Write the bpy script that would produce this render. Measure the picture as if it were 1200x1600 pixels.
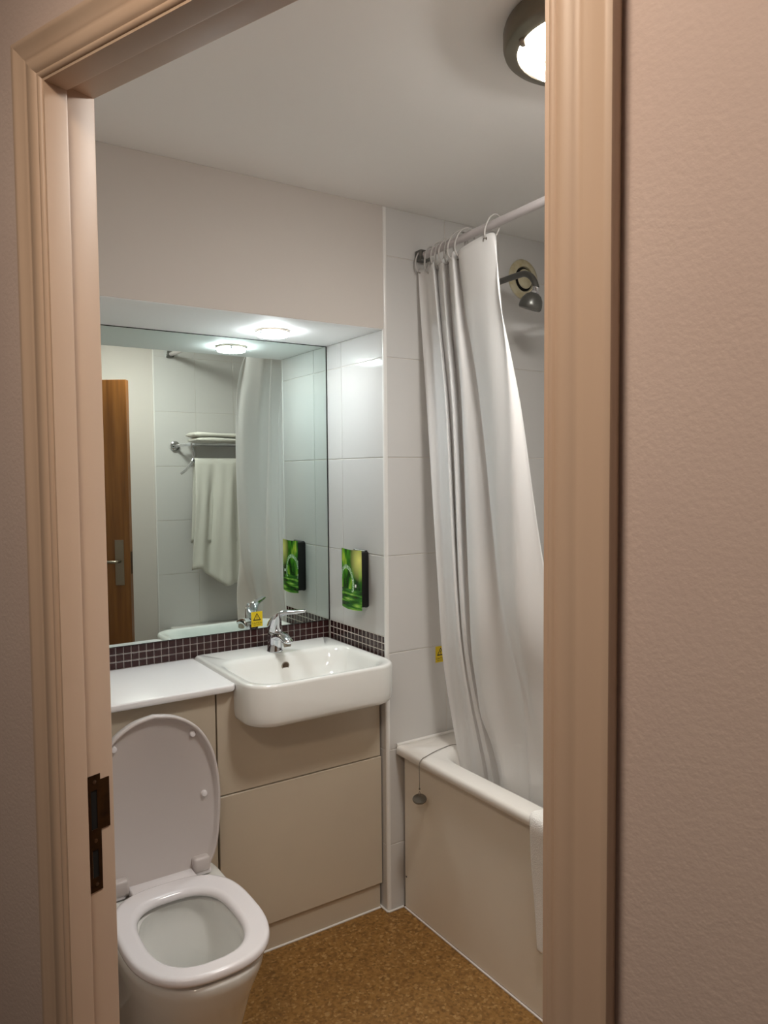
import bpy, bmesh, math, random
from mathutils import Vector, Matrix
random.seed(7)
PI = math.pi
for o in list(bpy.data.objects): bpy.data.objects.remove(o)
SC = bpy.context.scene
COL = SC.collection

# ------------------------------------------------------------------ camera
cam_d = bpy.data.cameras.new('camera'); cam = bpy.data.objects.new('camera', cam_d); COL.objects.link(cam)
cam_d.sensor_fit = 'VERTICAL'; cam_d.sensor_height = 36.0; cam_d.lens = 36.0*1170.55/1600.0
cam_d.clip_start = 0.02
_R, _U, _B = (0.8334786, -0.5524854, -0.0085562), (0.0355844, 0.0382170, 0.9986357), (-0.5514047, -0.8326460, 0.0515130)
cam.matrix_world = Matrix(((_R[0], _U[0], _B[0], -1.38972), (_R[1], _U[1], _B[1], -2.09141), (_R[2], _U[2], _B[2], 1.51196), (0, 0, 0, 1)))
SC.camera = cam

# ------------------------------------------------------------------ world, exposure
w = bpy.data.worlds.new('world'); SC.world = w; w.use_nodes = True
w.node_tree.nodes['Background'].inputs[0].default_value = (0.9, 0.75, 0.62, 1)
w.node_tree.nodes['Background'].inputs[1].default_value = 0.02
vs = SC.view_settings
vs.view_transform = 'Standard'; vs.look = 'None'; vs.gamma = 1.0; vs.use_curve_mapping = False; vs.exposure = 1.0

# lamp strengths (used by the lamp builders below)
CEIL_E, CEIL_C = 43.0, (1.0, 0.97, 0.92)
SOFF_E, SOFF_C = 52.0, (0.90, 0.97, 1.0)
HALL_E, HALL_C = 33.0, (1.0, 0.84, 0.68)

# ------------------------------------------------------------------ dimensions (metres)
D = 0.3934          # mirror wall; y = 0 is the tiled end wall, x = 0 the niche side wall
H = 2.39            # ceiling
ZS = 1.9894         # soffit over the basin niche
XR = 0.76           # wall behind the bath
YO = -1.70          # wall opposite the mirror
XL = -1.25          # wall beside the toilet
CRS, Z0 = 0.333, 0.8993
PL = Vector((-1.2063, -1.0283, 0)); DD = Vector((0.372, -0.928, 0)).normalized(); NN = Vector((0.928, 0.372, 0)).normalized()
OW, ZH = 0.682, 2.02
DOORM = Matrix(((DD.x, NN.x, 0, PL.x), (DD.y, NN.y, 0, PL.y), (0, 0, 1, 0), (0, 0, 0, 1)))   # (w, n, z) -> world

# ------------------------------------------------------------------ materials
def S(r, g, b):
    f = lambda c: ((c/255+0.055)/1.055)**2.4 if c/255 > 0.04045 else c/255/12.92
    return (f(r), f(g), f(b), 1)
def mat(name, col, rough=0.5, metal=0.0, noise=None, bump=None, spec=0.5, emit=None, coat=0.0, aniso=None, sub=0, trans=0):
    m = bpy.data.materials.new(name); m.use_nodes = True
    nt = m.node_tree; b = nt.nodes['Principled BSDF']
    b.inputs['Base Color'].default_value = col; b.inputs['Roughness'].default_value = rough
    b.inputs['Metallic'].default_value = metal; b.inputs['Specular IOR Level'].default_value = spec
    b.inputs['Coat Weight'].default_value = coat
    if trans: b.inputs['Transmission Weight'].default_value = trans
    if emit:
        b.inputs['Emission Color'].default_value = (*emit[0], 1); b.inputs['Emission Strength'].default_value = emit[1]
    tc = nt.nodes.new('ShaderNodeTexCoord')
    if noise:   # (scale, second colour, contrast lo, hi, [stretch])
        n = nt.nodes.new('ShaderNodeTexNoise'); n.inputs['Scale'].default_value = noise[0]; n.inputs['Detail'].default_value = 6
        mp = nt.nodes.new('ShaderNodeMapping')
        if len(noise) > 4: mp.inputs['Scale'].default_value = noise[4]
        nt.links.new(tc.outputs['Object'], mp.inputs['Vector']); nt.links.new(mp.outputs[0], n.inputs['Vector'])
        r = nt.nodes.new('ShaderNodeValToRGB')
        r.color_ramp.elements[0].position = noise[2]; r.color_ramp.elements[1].position = noise[3]
        r.color_ramp.elements[0].color = col; r.color_ramp.elements[1].color = noise[1]
        nt.links.new(n.outputs['Fac'], r.inputs[0]); nt.links.new(r.outputs[0], b.inputs['Base Color'])
    if bump:    # (scale, strength, distance)
        n2 = nt.nodes.new('ShaderNodeTexNoise'); n2.inputs['Scale'].default_value = bump[0]; n2.inputs['Detail'].default_value = 4
        nt.links.new(tc.outputs['Object'], n2.inputs['Vector'])
        bp = nt.nodes.new('ShaderNodeBump'); bp.inputs['Strength'].default_value = bump[1]; bp.inputs['Distance'].default_value = bump[2]
        nt.links.new(n2.outputs['Fac'], bp.inputs['Height']); nt.links.new(bp.outputs[0], b.inputs['Normal'])
    return m
M = {}
M['paint'] = mat('matt_white_paint', S(206, 199, 192), 0.75, bump=(60, 0.05, 0.002))
M['ceiling'] = mat('ceiling_paint', S(246, 244, 241), 0.8, bump=(50, 0.05, 0.002))
M['soffit'] = mat('soffit_lightened', S(247, 247, 247), 0.6)  # whiter than the bulkhead paint, standing in for light on the underside
M['hallwall'] = mat('pink_cream_wall_paint', S(222, 202, 192), 0.85, noise=(3, S(214, 192, 182), 0.3, 0.7), bump=(180, 0.25, 0.002))
M['frame'] = mat('cream_gloss_paint', S(214, 187, 164), 0.45, noise=(9, S(205, 177, 153), 0.35, 0.75, (1, 1, 0.1)), bump=(40, 0.08, 0.002))
M['tile'] = mat('white_glazed_tile', S(207, 205, 202), 0.07, bump=(9, 0.12, 0.004), spec=0.5)
M['grout'] = mat('white_grout', S(214, 208, 200), 0.9)
M['grout_white'] = mat('bright_grout', S(226, 218, 214), 0.85)
M['trimwhite'] = mat('white_plastic_trim', S(232, 230, 226), 0.25)
M['mosaic'] = mat('dark_plum_glass', S(50, 26, 26), 0.2, noise=(300, S(66, 38, 36), 0.4, 0.75), spec=0.35)
M['mirror'] = mat('mirror_silver', S(219, 231, 226), 0.0, 1.0)
M['mirror_edge'] = mat('mirror_edge_dark', S(34, 36, 36), 0.4)
M['laminate'] = mat('cream_laminate', S(206, 193, 172), 0.38, noise=(2.5, S(198, 185, 166), 0.3, 0.7))
M['core'] = mat('panel_gap_brown', S(70, 52, 36), 0.8)
M['counter'] = mat('white_solid_surface', S(240, 238, 238), 0.28)
M['ceramic'] = mat('white_vitreous_china', S(236, 236, 232), 0.06, coat=0.3)
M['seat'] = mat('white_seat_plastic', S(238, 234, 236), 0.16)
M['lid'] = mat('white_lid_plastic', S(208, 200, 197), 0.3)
M['water'] = mat('toilet_water', S(200, 206, 200), 0.0, trans=0.9)
M['chrome'] = mat('polished_chrome', S(214, 216, 220), 0.05, 1.0)
M['satin'] = mat('satin_nickel', S(150, 140, 126), 0.32, 1.0)
M['dullchrome'] = mat('grey_metal', S(112, 112, 108), 0.35, 0.8)
M['ring_metal'] = mat('brushed_bronze_nickel', S(120, 112, 98), 0.35, 0.9)
M['brass_dark'] = mat('aged_brass', S(74, 48, 22), 0.45, 0.6, noise=(60, S(48, 30, 14), 0.35, 0.7))
M['black'] = mat('black_plastic', S(14, 14, 15), 0.35)
M['void'] = mat('dark_recess', S(10, 8, 6), 0.9)
M['acrylic'] = mat('white_bath_acrylic', S(238, 234, 228), 0.14)
M['bathpanel'] = mat('cream_bath_panel', S(236, 229, 216), 0.3, noise=(2, S(230, 221, 206), 0.3, 0.7))
M['curtain'] = mat('white_curtain_cloth', S(246, 245, 244), 0.75, bump=(240, 0.06, 0.001))
def _translucent(m, col, f):
    nt = m.node_tree; b = nt.nodes['Principled BSDF']; out = nt.nodes['Material Output']
    t = nt.nodes.new('ShaderNodeBsdfTranslucent'); t.inputs[0].default_value = col
    mx = nt.nodes.new('ShaderNodeMixShader'); mx.inputs[0].default_value = f
    nt.links.new(b.outputs[0], mx.inputs[1]); nt.links.new(t.outputs[0], mx.inputs[2]); nt.links.new(mx.outputs[0], out.inputs[0])
_translucent(M['curtain'], S(246, 245, 243), 0.28)
M['towel'] = mat('white_terry', S(222, 220, 210), 0.95, bump=(380, 0.9, 0.004))
M['bathmat'] = mat('white_bath_mat_terry', S(246, 244, 240), 0.95, bump=(300, 0.8, 0.004))
M['ringplastic'] = mat('grey_clear_ring', S(186, 182, 178), 0.3)
M['rail'] = mat('white_rail_enamel', S(206, 200, 200), 0.3)
M['vent'] = mat('aged_cream_plastic', S(196, 188, 160), 0.4, noise=(30, S(176, 160, 118), 0.45, 0.75))
M['yellow'] = mat('yellow_sticker', S(226, 196, 20), 0.5)
M['ink'] = mat('black_ink', S(20, 18, 12), 0.6)
M['white'] = mat('white_mark', S(240, 240, 236), 0.5)
M['wood'] = mat('oak_veneer', S(142, 92, 44), 0.35, noise=(5, S(108, 64, 26), 0.3, 0.75, (9, 9, 0.5)))
M['carpet'] = mat('hall_carpet', S(92, 66, 56), 0.95, noise=(120, S(70, 48, 42), 0.3, 0.7), bump=(300, 0.6, 0.004))
M['chain'] = mat('steel_chain', S(128, 122, 112), 0.32, 0.8)

def floor_mat():
    m = bpy.data.materials.new('cork_chip_vinyl'); m.use_nodes = True
    nt = m.node_tree; b = nt.nodes['Principled BSDF']; L = nt.links.new
    tc = nt.nodes.new('ShaderNodeTexCoord')
    v = nt.nodes.new('ShaderNodeTexVoronoi'); v.inputs['Scale'].default_value = 130
    n = nt.nodes.new('ShaderNodeTexNoise'); n.inputs['Scale'].default_value = 70; n.inputs['Detail'].default_value = 8
    n3 = nt.nodes.new('ShaderNodeTexNoise'); n3.inputs['Scale'].default_value = 4; n3.inputs['Detail'].default_value = 3
    for t in (v, n, n3): L(tc.outputs['Object'], t.inputs['Vector'])
    sp = nt.nodes.new('ShaderNodeSeparateColor'); L(v.outputs['Color'], sp.inputs[0])
    r = nt.nodes.new('ShaderNodeValToRGB'); cr = r.color_ramp
    cr.elements[0].position = 0.0; cr.elements[0].color = S(84, 56, 20)
    cr.elements[1].position = 1.0; cr.elements[1].color = S(196, 160, 106)
    e = cr.elements.new(0.12); e.color = S(104, 70, 26)
    e = cr.elements.new(0.5); e.color = S(142, 101, 46)
    e = cr.elements.new(0.85); e.color = S(160, 119, 62)
    L(sp.outputs[0], r.inputs[0])
    r2 = nt.nodes.new('ShaderNodeValToRGB'); r2.color_ramp.elements[0].position = 0.3; r2.color_ramp.elements[1].position = 0.7
    r2.color_ramp.elements[0].color = S(118, 81, 33); r2.color_ramp.elements[1].color = S(160, 119, 64)
    L(n.outputs['Fac'], r2.inputs[0])
    mx = nt.nodes.new('ShaderNodeMix'); mx.data_type = 'RGBA'; mx.inputs[0].default_value = 0.5
    L(r.outputs[0], mx.inputs[6]); L(r2.outputs[0], mx.inputs[7])
    L(mx.outputs[2], b.inputs['Base Color']); b.inputs['Roughness'].default_value = 0.55
    bp = nt.nodes.new('ShaderNodeBump'); bp.inputs['Strength'].default_value = 0.15; bp.inputs['Distance'].default_value = 0.001
    L(n.outputs['Fac'], bp.inputs['Height']); L(bp.outputs[0], b.inputs['Normal'])
    return m
M['cork'] = floor_mat()

def lamp_mat(name, col, strength):
    return mat(name, (0.9, 0.9, 0.9, 1), 0.4, emit=(col, strength))
M['lamp_ceiling'] = lamp_mat('opal_glass_lit', CEIL_C, CEIL_E)
M['lamp_soffit'] = lamp_mat('cool_diffuser_lit', SOFF_C, SOFF_E)
M['lamp_hall'] = lamp_mat('warm_opal_lit', HALL_C, HALL_E)

def picture_mat():
    """printed front of the dispenser: blurred green leaves, pale water arc, ripples (object space: y across, z up)"""
    m = bpy.data.materials.new('green_leaf_print'); m.use_nodes = True
    nt = m.node_tree; b = nt.nodes['Principled BSDF']; L = nt.links.new
    tc = nt.nodes.new('ShaderNodeTexCoord')
    def noise(scale, st):
        mp = nt.nodes.new('ShaderNodeMapping'); mp.inputs['Scale'].default_value = st
        n = nt.nodes.new('ShaderNodeTexNoise'); n.inputs['Scale'].default_value = scale; n.inputs['Detail'].default_value = 5
        L(tc.outputs['Object'], mp.inputs[0]); L(mp.outputs[0], n.inputs['Vector']); return n
    def ramp(src, stops):
        r = nt.nodes.new('ShaderNodeValToRGB')
        while len(r.color_ramp.elements) < len(stops): r.color_ramp.elements.new(0.5)
        for e, (p, c) in zip(r.color_ramp.elements, stops): e.position = p; e.color = c
        L(src, r.inputs[0]); return r
    def math_(op, a, bb):
        n = nt.nodes.new('ShaderNodeMath'); n.operation = op
        for i, v in ((0, a), (1, bb)):
            if isinstance(v, (int, float)): n.inputs[i].default_value = v
            else: L(v, n.inputs[i])
        return n.outputs[0]
    def mix(f, a, c):
        n = nt.nodes.new('ShaderNodeMix'); n.data_type = 'RGBA'; L(f, n.inputs[0])
        for i, v in ((6, a), (7, c)):
            if isinstance(v, tuple): n.inputs[i].default_value = v
            else: L(v, n.inputs[i])
        return n.outputs[2]
    sep = nt.nodes.new('ShaderNodeSeparateXYZ'); L(tc.outputs['Object'], sep.inputs[0]); Y, Z = sep.outputs[1], sep.outputs[2]
    leaves = ramp(noise(30, (1, 1.0, 0.35)).outputs['Fac'], [(0.3, S(8, 26, 6)), (0.45, S(26, 84, 14)), (0.58, S(74, 150, 30)), (0.72, S(190, 214, 70))])
    water = ramp(noise(30, (1, 0.35, 2.6)).outputs['Fac'], [(0.3, S(10, 40, 10)), (0.5, S(44, 110, 30)), (0.62, S(120, 180, 60)), (0.75, S(236, 240, 150))])
    isw = math_('LESS_THAN', Z, -0.035)
    c = mix(isw, leaves.outputs[0], water.outputs[0])
    # bright sunlit corner of the print
    dy = math_('ADD', Y, 0.055); dz = math_('SUBTRACT', Z, 0.07)
    rad = math_('SQRT', math_('ADD', math_('MULTIPLY', dy, dy), math_('MULTIPLY', math_('MULTIPLY', dz, dz), 0.5)), 0)
    glow = ramp(rad, [(0.0, (1, 1, 1, 1)), (0.055, (0, 0, 0, 1))])
    c = mix(glow.outputs[0], c, S(238, 236, 130))
    # water arc
    ay = math_('SUBTRACT', Y, 0.025); az = math_('ADD', Z, 0.018)
    ar = math_('SQRT', math_('ADD', math_('MULTIPLY', math_('MULTIPLY', ay, ay), 1.3), math_('MULTIPLY', math_('MULTIPLY', az, az), 0.75)), 0)
    band = math_('LESS_THAN', math_('ABSOLUTE', math_('SUBTRACT', ar, 0.052), 0), 0.0062)
    up = math_('GREATER_THAN', Z, -0.045)
    sparkle = ramp(noise(160, (1, 1, 1)).outputs['Fac'], [(0.35, S(70, 130, 60)), (0.6, S(190, 220, 180)), (0.75, S(250, 255, 245))])
    c = mix(math_('MULTIPLY', band, up), c, sparkle.outputs[0])
    L(c, b.inputs['Base Color']); b.inputs['Roughness'].default_value = 0.25
    return m
M['picture'] = picture_mat()

# ------------------------------------------------------------------ helpers
def link(name, me, m, parent=None, mw=None):
    o = bpy.data.objects.new(name, me); COL.objects.link(o)
    if m is not None and len(me.materials) == 0: me.materials.append(M[m] if isinstance(m, str) else m)
    if mw is not None: o.matrix_world = mw
    if parent is not None: o.parent = parent
    return o
def tomesh(bm, name, smooth=None):
    bmesh.ops.recalc_face_normals(bm, faces=bm.faces[:])
    me = bpy.data.meshes.new(name); bm.to_mesh(me); bm.free()
    if smooth is not None:
        for p in me.polygons: p.use_smooth = True
        if smooth < 180: me.set_sharp_from_angle(angle=math.radians(smooth))
    return me
def box(bm, x0, x1, y0, y1, z0, z1, mx=None):
    vs_ = [bm.verts.new((x, y, z)) for x in (x0, x1) for y in (y0, y1) for z in (z0, z1)]
    for f in ((0, 1, 3, 2), (4, 6, 7, 5), (0, 4, 5, 1), (2, 3, 7, 6), (0, 2, 6, 4), (1, 5, 7, 3)):
        bm.faces.new([vs_[i] for i in f])
    if mx is not None: bmesh.ops.transform(bm, matrix=mx, verts=vs_)
    return vs_
def boxes(name, lst, m, parent=None, mx=None, bev=0.0, seg=1, smooth=None):
    bm = bmesh.new()
    for b in lst: box(bm, *b, mx=mx)
    if bev: bmesh.ops.bevel(bm, geom=bm.edges[:], offset=bev, segments=seg, profile=0.5, affect='EDGES')
    return link(name, tomesh(bm, name, smooth), m, parent)
def tube(bm, pts, r, n=12, closed=False, caps=True):
    pts = [Vector(p) for p in pts]; k = len(pts); rings = []
    rr = r if isinstance(r, (list, tuple)) else [r]*k
    up = None
    for i, p in enumerate(pts):
        if closed: t = pts[(i+1) % k]-pts[i-1]
        else: t = pts[min(i+1, k-1)]-pts[max(i-1, 0)]
        t.normalize()
        if up is None:
            up = Vector((0, 0, 1)) if abs(t.z) < 0.9 else Vector((1, 0, 0))
        a = (up-t*up.dot(t)).normalized(); b = t.cross(a); up = a
        rings.append([bm.verts.new(p+(a*math.cos(2*PI*j/n)+b*math.sin(2*PI*j/n))*rr[i]) for j in range(n)])
    for i in range(k if closed else k-1):
        A, B = rings[i], rings[(i+1) % k]
        for j in range(n): bm.faces.new((A[j], A[(j+1) % n], B[(j+1) % n], B[j]))
    if caps and not closed: bm.faces.new(rings[0][::-1]); bm.faces.new(rings[-1])
def tubeobj(name, pts, r, m, parent=None, n=12, closed=False):
    bm = bmesh.new(); tube(bm, pts, r, n, closed); return link(name, tomesh(bm, name, 50), m, parent)
def lathe(bm, prof, n=32, mx=None, cap0=False, cap1=False):
    rings = []; allv = []
    for r, z in prof:
        ring = [bm.verts.new((r*math.cos(2*PI*j/n), r*math.sin(2*PI*j/n), z)) for j in range(n)]; rings.append(ring); allv += ring
    for A, B in zip(rings, rings[1:]):
        for j in range(n): bm.faces.new((A[j], A[(j+1) % n], B[(j+1) % n], B[j]))
    if cap0: bm.faces.new(rings[0][::-1])
    if cap1: bm.faces.new(rings[-1])
    if mx is not None: bmesh.ops.transform(bm, matrix=mx, verts=allv)
def latheobj(name, prof, m, parent=None, n=32, mx=None, cap0=True, cap1=True, smooth=40):
    bm = bmesh.new(); lathe(bm, prof, n, mx, cap0, cap1); return link(name, tomesh(bm, name, smooth), m, parent)
def loft(bm, loops, cap0=True, cap1=True, closed=False):
    R = [[bm.verts.new(p) for p in lp] for lp in loops]; n = len(R[0])
    pairs = list(zip(R, R[1:]))+([(R[-1], R[0])] if closed else [])
    for A, B in pairs:
        for j in range(n): bm.faces.new((A[j], A[(j+1) % n], B[(j+1) % n], B[j]))
    if not closed:
        if cap0: bm.faces.new(R[0][::-1])
        if cap1: bm.faces.new(R[-1])
def thing(name, label, cat, loc=(0, 0, 0), group=None):
    o = bpy.data.objects.new(name, None); COL.objects.link(o); o.location = loc; o.empty_display_size = 0.05
    o['label'] = label; o['category'] = cat
    if group: o['group'] = group
    bpy.context.view_layer.update()
    return o
def tag(o, label, cat, group=None, kind=None):
    o['label'] = label; o['category'] = cat
    if group: o['group'] = group
    if kind: o['kind'] = kind
    return o
def struct(o, label, cat): return tag(o, label, cat, kind='structure')
def into(root, *objs):
    """parent world-space meshes to a thing's Empty, keeping their place"""
    for o in objs:
        o.parent = root; o.matrix_parent_inverse = root.matrix_world.inverted()
    return objs[0] if len(objs) == 1 else objs
def catmull(pts, sub):
    P = [Vector(p) for p in pts]; out = []
    for i in range(len(P)-1):
        p0, p1, p2, p3 = P[max(i-1, 0)], P[i], P[i+1], P[min(i+2, len(P)-1)]
        for s in range(sub):
            t = s/sub
            out.append(0.5*((2*p1)+(p2-p0)*t+(2*p0-5*p1+4*p2-p3)*t*t+(3*p1-p0-3*p2+p3)*t**3))
    out.append(P[-1]); return out
def rrect(x0, x1, y0, y1, radii, n=8):
    """rounded rectangle loop, radii = (x0y0, x1y0, x1y1, x0y1), anticlockwise"""
    out = []
    cs = [(x0, y0, 1, 1, PI), (x1, y0, -1, 1, 1.5*PI), (x1, y1, -1, -1, 0), (x0, y1, 1, -1, 0.5*PI)]
    for (cx, cy, sx, sy, a0), r in zip(cs, radii):
        for k in range(n+1):
            a = a0+0.5*PI*k/n
            out.append((cx+sx*r+r*math.cos(a), cy+sy*r+r*math.sin(a)))
    return out

# ------------------------------------------------------------------ structure
# floor polygon of the bathroom, reaching into the door opening
bm = bmesh.new(); box(bm, -1.9, 0.95, YO-0.3, 0.5, -0.05, 0.0)
floor = link('floor', tomesh(bm, 'floor'), 'cork'); struct(floor, 'speckled brown cork-look vinyl floor of the bathroom', 'floor')
bm = bmesh.new(); box(bm, -1.2, 2.2, -1.6, 0.01, 0.0005, 0.006, mx=DOORM)
hf = link('floor_hall', tomesh(bm, 'floor_hall'), 'carpet'); struct(hf, 'dark carpet of the hall outside the door', 'floor')
ceil = boxes('ceiling', [(-3.6, 0.95, -4.2, 0.5, H, H+0.05)], 'ceiling'); struct(ceil, 'plain white painted ceiling', 'ceiling')
wb = boxes('wall_back', [(XL-0.08, 0.0, D, D+0.1, 0, H)], 'grout_white'); struct(wb, 'wall behind the mirror with a strip of dark mosaic', 'wall')
bulk = boxes('wall_bulkhead', [(XL, -0.0005, 0.0, D, ZS, H)], 'paint', bev=0.001); struct(bulk, 'boxed-out painted wall above the mirror niche', 'wall')
boxes('soffit_bright_sheet', [(XL, -0.0005, 0.0015, D, ZS-0.0012, ZS+0.004)], 'soffit', bulk)  # thin sheet added over the bulkhead underside so it comes out brighter
we = boxes('wall_end', [(0.0018, XR+0.15, 0.0018, D+0.1, 0, H)], 'grout'); struct(we, 'white tiled wall at the end of the bath', 'wall')
wr = boxes('wall_right', [(XR+0.0018, XR+0.1, YO-0.1, 0.0, 0, H)], 'grout'); struct(wr, 'white tiled wall along the far side of the bath', 'wall')
wo = boxes('wall_front', [(-0.84, XR+0.1, YO-0.1, YO, 0, H)], 'paint'); struct(wo, 'painted and tiled wall facing the mirror', 'wall')
wl = boxes('wall_left', [(XL-0.08, XL, -0.76, D+0.1, 0, H)], 'paint'); struct(wl, 'painted wall beside the toilet', 'wall')
wd = boxes('wall_door', [(-1.15, -0.03, 0.010, 0.075, 0, H), (OW+0.03, 2.2, 0.010, 0.075, 0, H), (-0.03, OW+0.03, 0.010, 0.075, ZH+0.03, H)], 'hallwall', mx=DOORM)
struct(wd, 'pinkish cream wall with the bathroom doorway', 'wall')

# ---- wall tiles: each tile an object, mesh shared between equal sizes
TM = {}
def tile_mesh(wd_, hd, th, bev, m):
    k = (round(wd_, 4), round(hd, 4), th, m)
    if k not in TM:
        bm = bmesh.new(); a, b = wd_/2, hd/2; c = bev
        lo = [(-a, -b), (a, -b), (a, b), (-a, b)]; hi = [(-a+c, -b+c), (a-c, -b+c), (a-c, b-c), (-a+c, b-c)]
        A = [bm.verts.new((x, y, 0)) for x, y in lo]; B = [bm.verts.new((x, y, th-c*0.6)) for x, y in lo]; C = [bm.verts.new((x, y, th)) for x, y in hi]
        bm.faces.new(A[::-1]); bm.faces.new(C)
        for j in range(4):
            bm.faces.new((A[j], A[(j+1) % 4], B[(j+1) % 4], B[j])); bm.faces.new((B[j], B[(j+1) % 4], C[(j+1) % 4], C[j]))
        me = tomesh(bm, 'tile'); me.materials.append(M[m]); TM[k] = me
    return TM[k]
def put_tile(name, parent, u0, u1, z0, z1, plane, g=0.0012, th=0.006, bev=0.0014, m='tile', wob=0.0):
    """plane(u, z) -> (origin on the wall surface, axis u, normal)"""
    o = bpy.data.objects.new(name, tile_mesh(u1-u0-2*g, z1-z0-2*g, th, bev, m)); COL.objects.link(o)
    p, au, nn = plane((u0+u1)/2, (z0+z1)/2)
    mw = Matrix.Identity(4); az = nn.cross(au)
    for i in range(3): mw[i][0] = au[i]; mw[i][1] = az[i]; mw[i][2] = nn[i]; mw[i][3] = p[i]
    if wob: mw = mw @ Matrix.Rotation(random.uniform(-wob, wob), 4, 'X') @ Matrix.Rotation(random.uniform(-wob, wob), 4, 'Y')
    o.matrix_world = mw; o.parent = parent
    return o
V = Vector
pl_end = lambda u, z: (V((u, 0.006, z)), V((1, 0, 0)), V((0, -1, 0)))
pl_niche = lambda u, z: (V((0.006, u, z)), V((0, -1, 0)), V((-1, 0, 0)))
pl_back = lambda u, z: (V((u, D, z)), V((1, 0, 0)), V((0, -1, 0)))
pl_right = lambda u, z: (V((XR+0.006, u, z)), V((0, -1, 0)), V((-1, 0, 0)))
pl_opp = lambda u, z: (V((u, YO-0.004, z)), V((-1, 0, 0)), V((0, 1, 0)))
lines = [0.0]+[Z0+k*CRS for k in range(-2, 5)]+[H]
def rows(z0, z1):
    zz = [z0]+[z for z in lines if z0+0.012 < z < z1-0.012]+[z1]
    return list(zip(zz, zz[1:]))
ZM = 0.957; ZC = 0.884                                   # mosaic top, counter top
for a, b in ((0.006, 0.258), (0.258, 0.509), (0.509, XR)):
    for z0, z1 in rows(0, H): put_tile('tile', we, a, b, z0, z1, pl_end, wob=0.0012)
for z0, z1 in rows(ZM, ZS):
    put_tile('tile', we, 0.006, 0.281, z0, z1, pl_niche, wob=0.0012); put_tile('tile', we, 0.281, D-0.005, z0, z1, pl_niche, wob=0.0012)
for z0, z1 in rows(0, ZC-0.004): put_tile('tile', we, 0.006, 0.24, z0, z1, pl_niche, wob=0.0008)
for k in range(7):
    a = -0.0-0.25*k; b = max(a-0.25, YO)
    if a-b < 0.03: continue
    for z0, z1 in rows(0.56, H): put_tile('tile', wr, b, a, z0, z1, pl_right)
for a, b in ((-0.027, 0.229), (0.229, 0.48), (0.48, XR)):
    for z0, z1 in rows(0, H): put_tile('tile', wo, a, b, z0, z1, pl_opp)
# mosaic: three rows of small dark tiles
PM = 0.0243
for i in range(50):
    x1 = -0.002-i*0.0247
    for r in range(3): put_tile('mosaic_tile', wb, x1-0.0247, x1, ZM-(r+1)*PM, ZM-r*PM, pl_back, g=0.0016, th=0.004, bev=0.001, m='mosaic', wob=0.006)
for i in range(15):
    y0 = 0.004+i*0.0255
    for r in range(3): put_tile('mosaic_tile', we, y0, y0+0.0255, ZM-(r+1)*PM, ZM-r*PM, pl_niche, g=0.0016, th=0.005, bev=0.001, m='mosaic', wob=0.006)
def strip(name, parent, pts, z0, z1, m):
    bm = bmesh.new(); loft(bm, [[(x, y, z0) for x, y in pts], [(x, y, z1) for x, y in pts]]); return link(name, tomesh(bm, name, 40), m, parent)
q = [(0.007+0.0085*math.cos(a), 0.007+0.0085*math.sin(a)) for a in [PI+0.5*PI*k/6 for k in range(7)]]+[(0.009, 0.009)]
strip('corner_trim', we, [(-0.0, 0.012)]+q[:-1]+[(0.012, -0.0), (0.012, 0.012)], 0, H-0.001, 'trimwhite')
q = [(-0.034, YO), (-0.034, YO+0.004), (-0.030, YO+0.008), (-0.027, YO+0.008), (-0.027, YO)]
strip('edge_trim', wo, q, 0, H-0.001, 'trimwhite')
# sealant where the floor turns up at the tiled corner
bm = bmesh.new(); tube(bm, [(-0.004, 0.05, 0.003), (-0.004, -0.002, 0.003), (0.0, -0.005, 0.003), (0.06, -0.005, 0.003)], 0.004, 6)
link('floor_sealant', tomesh(bm, 'floor_sealant', 60), 'trimwhite', we)

# ---- mirror
mr = thing('wall_mirror', 'large frameless mirror above the dark mosaic strip', 'mirror', (-0.62, D, ZM))
into(mr, boxes('glass', [(XL+0.01, -0.0045, D-0.006, D-0.001, ZM+0.002, ZS-0.004)], 'mirror'))
into(mr, boxes('dark_edge', [(-0.0045, -0.001, D-0.0066, D-0.001, ZM, ZS-0.001)], 'mirror_edge'))
into(mr, boxes('dark_edge', [(XL+0.01, -0.001, D-0.0066, D-0.001, ZS-0.004, ZS-0.0012)], 'mirror_edge'))
into(mr, boxes('dark_edge', [(XL+0.01, -0.001, D-0.0066, D-0.001, ZM, ZM+0.002)], 'mirror_edge'))

# ---- door frame: mitred architrave and rebated lining, local (w, n, z)
def frame_piece(name, prof, a, b, m, parent):
    """prof: list of (q outward from opening, n). a, b: stations 0..3"""
    st = [lambda q: (-q, 0.0), lambda q: (-q, ZH+q), lambda q: (OW+q, ZH+q), lambda q: (OW+q, 0.0)]
    bm = bmesh.new()
    lp = []
    for s in (a, b):
        L_ = []
        for q_, n_ in prof:
            wv, zv = st[s](q_); L_.append(DOORM @ Vector((wv, n_, zv)))
        lp.append(L_)
    loft(bm, lp)
    return link(name, tomesh(bm, name, 35), m, parent)
tr = thing('trim_1', 'cream painted door frame with moulded architrave around the opening', 'door frame', PL); tr['kind'] = 'structure'
arch = [(0.003, 0.0105), (0.003, 0.004), (0.0042, 0.001), (0.0065, -0.0010), (0.0085, -0.0014), (0.0105, -0.0006), (0.0125, -0.0024), (0.0155, -0.0044), (0.0185, -0.0048), (0.0255, -0.0048), (0.0285, -0.0036), (0.0315, -0.0036), (0.0345, -0.0052),
        (0.046, -0.0060), (0.0495, -0.0078), (0.053, -0.0088), (0.0565, -0.0080), (0.058, -0.0055), (0.058, 0.0105)]
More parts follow.
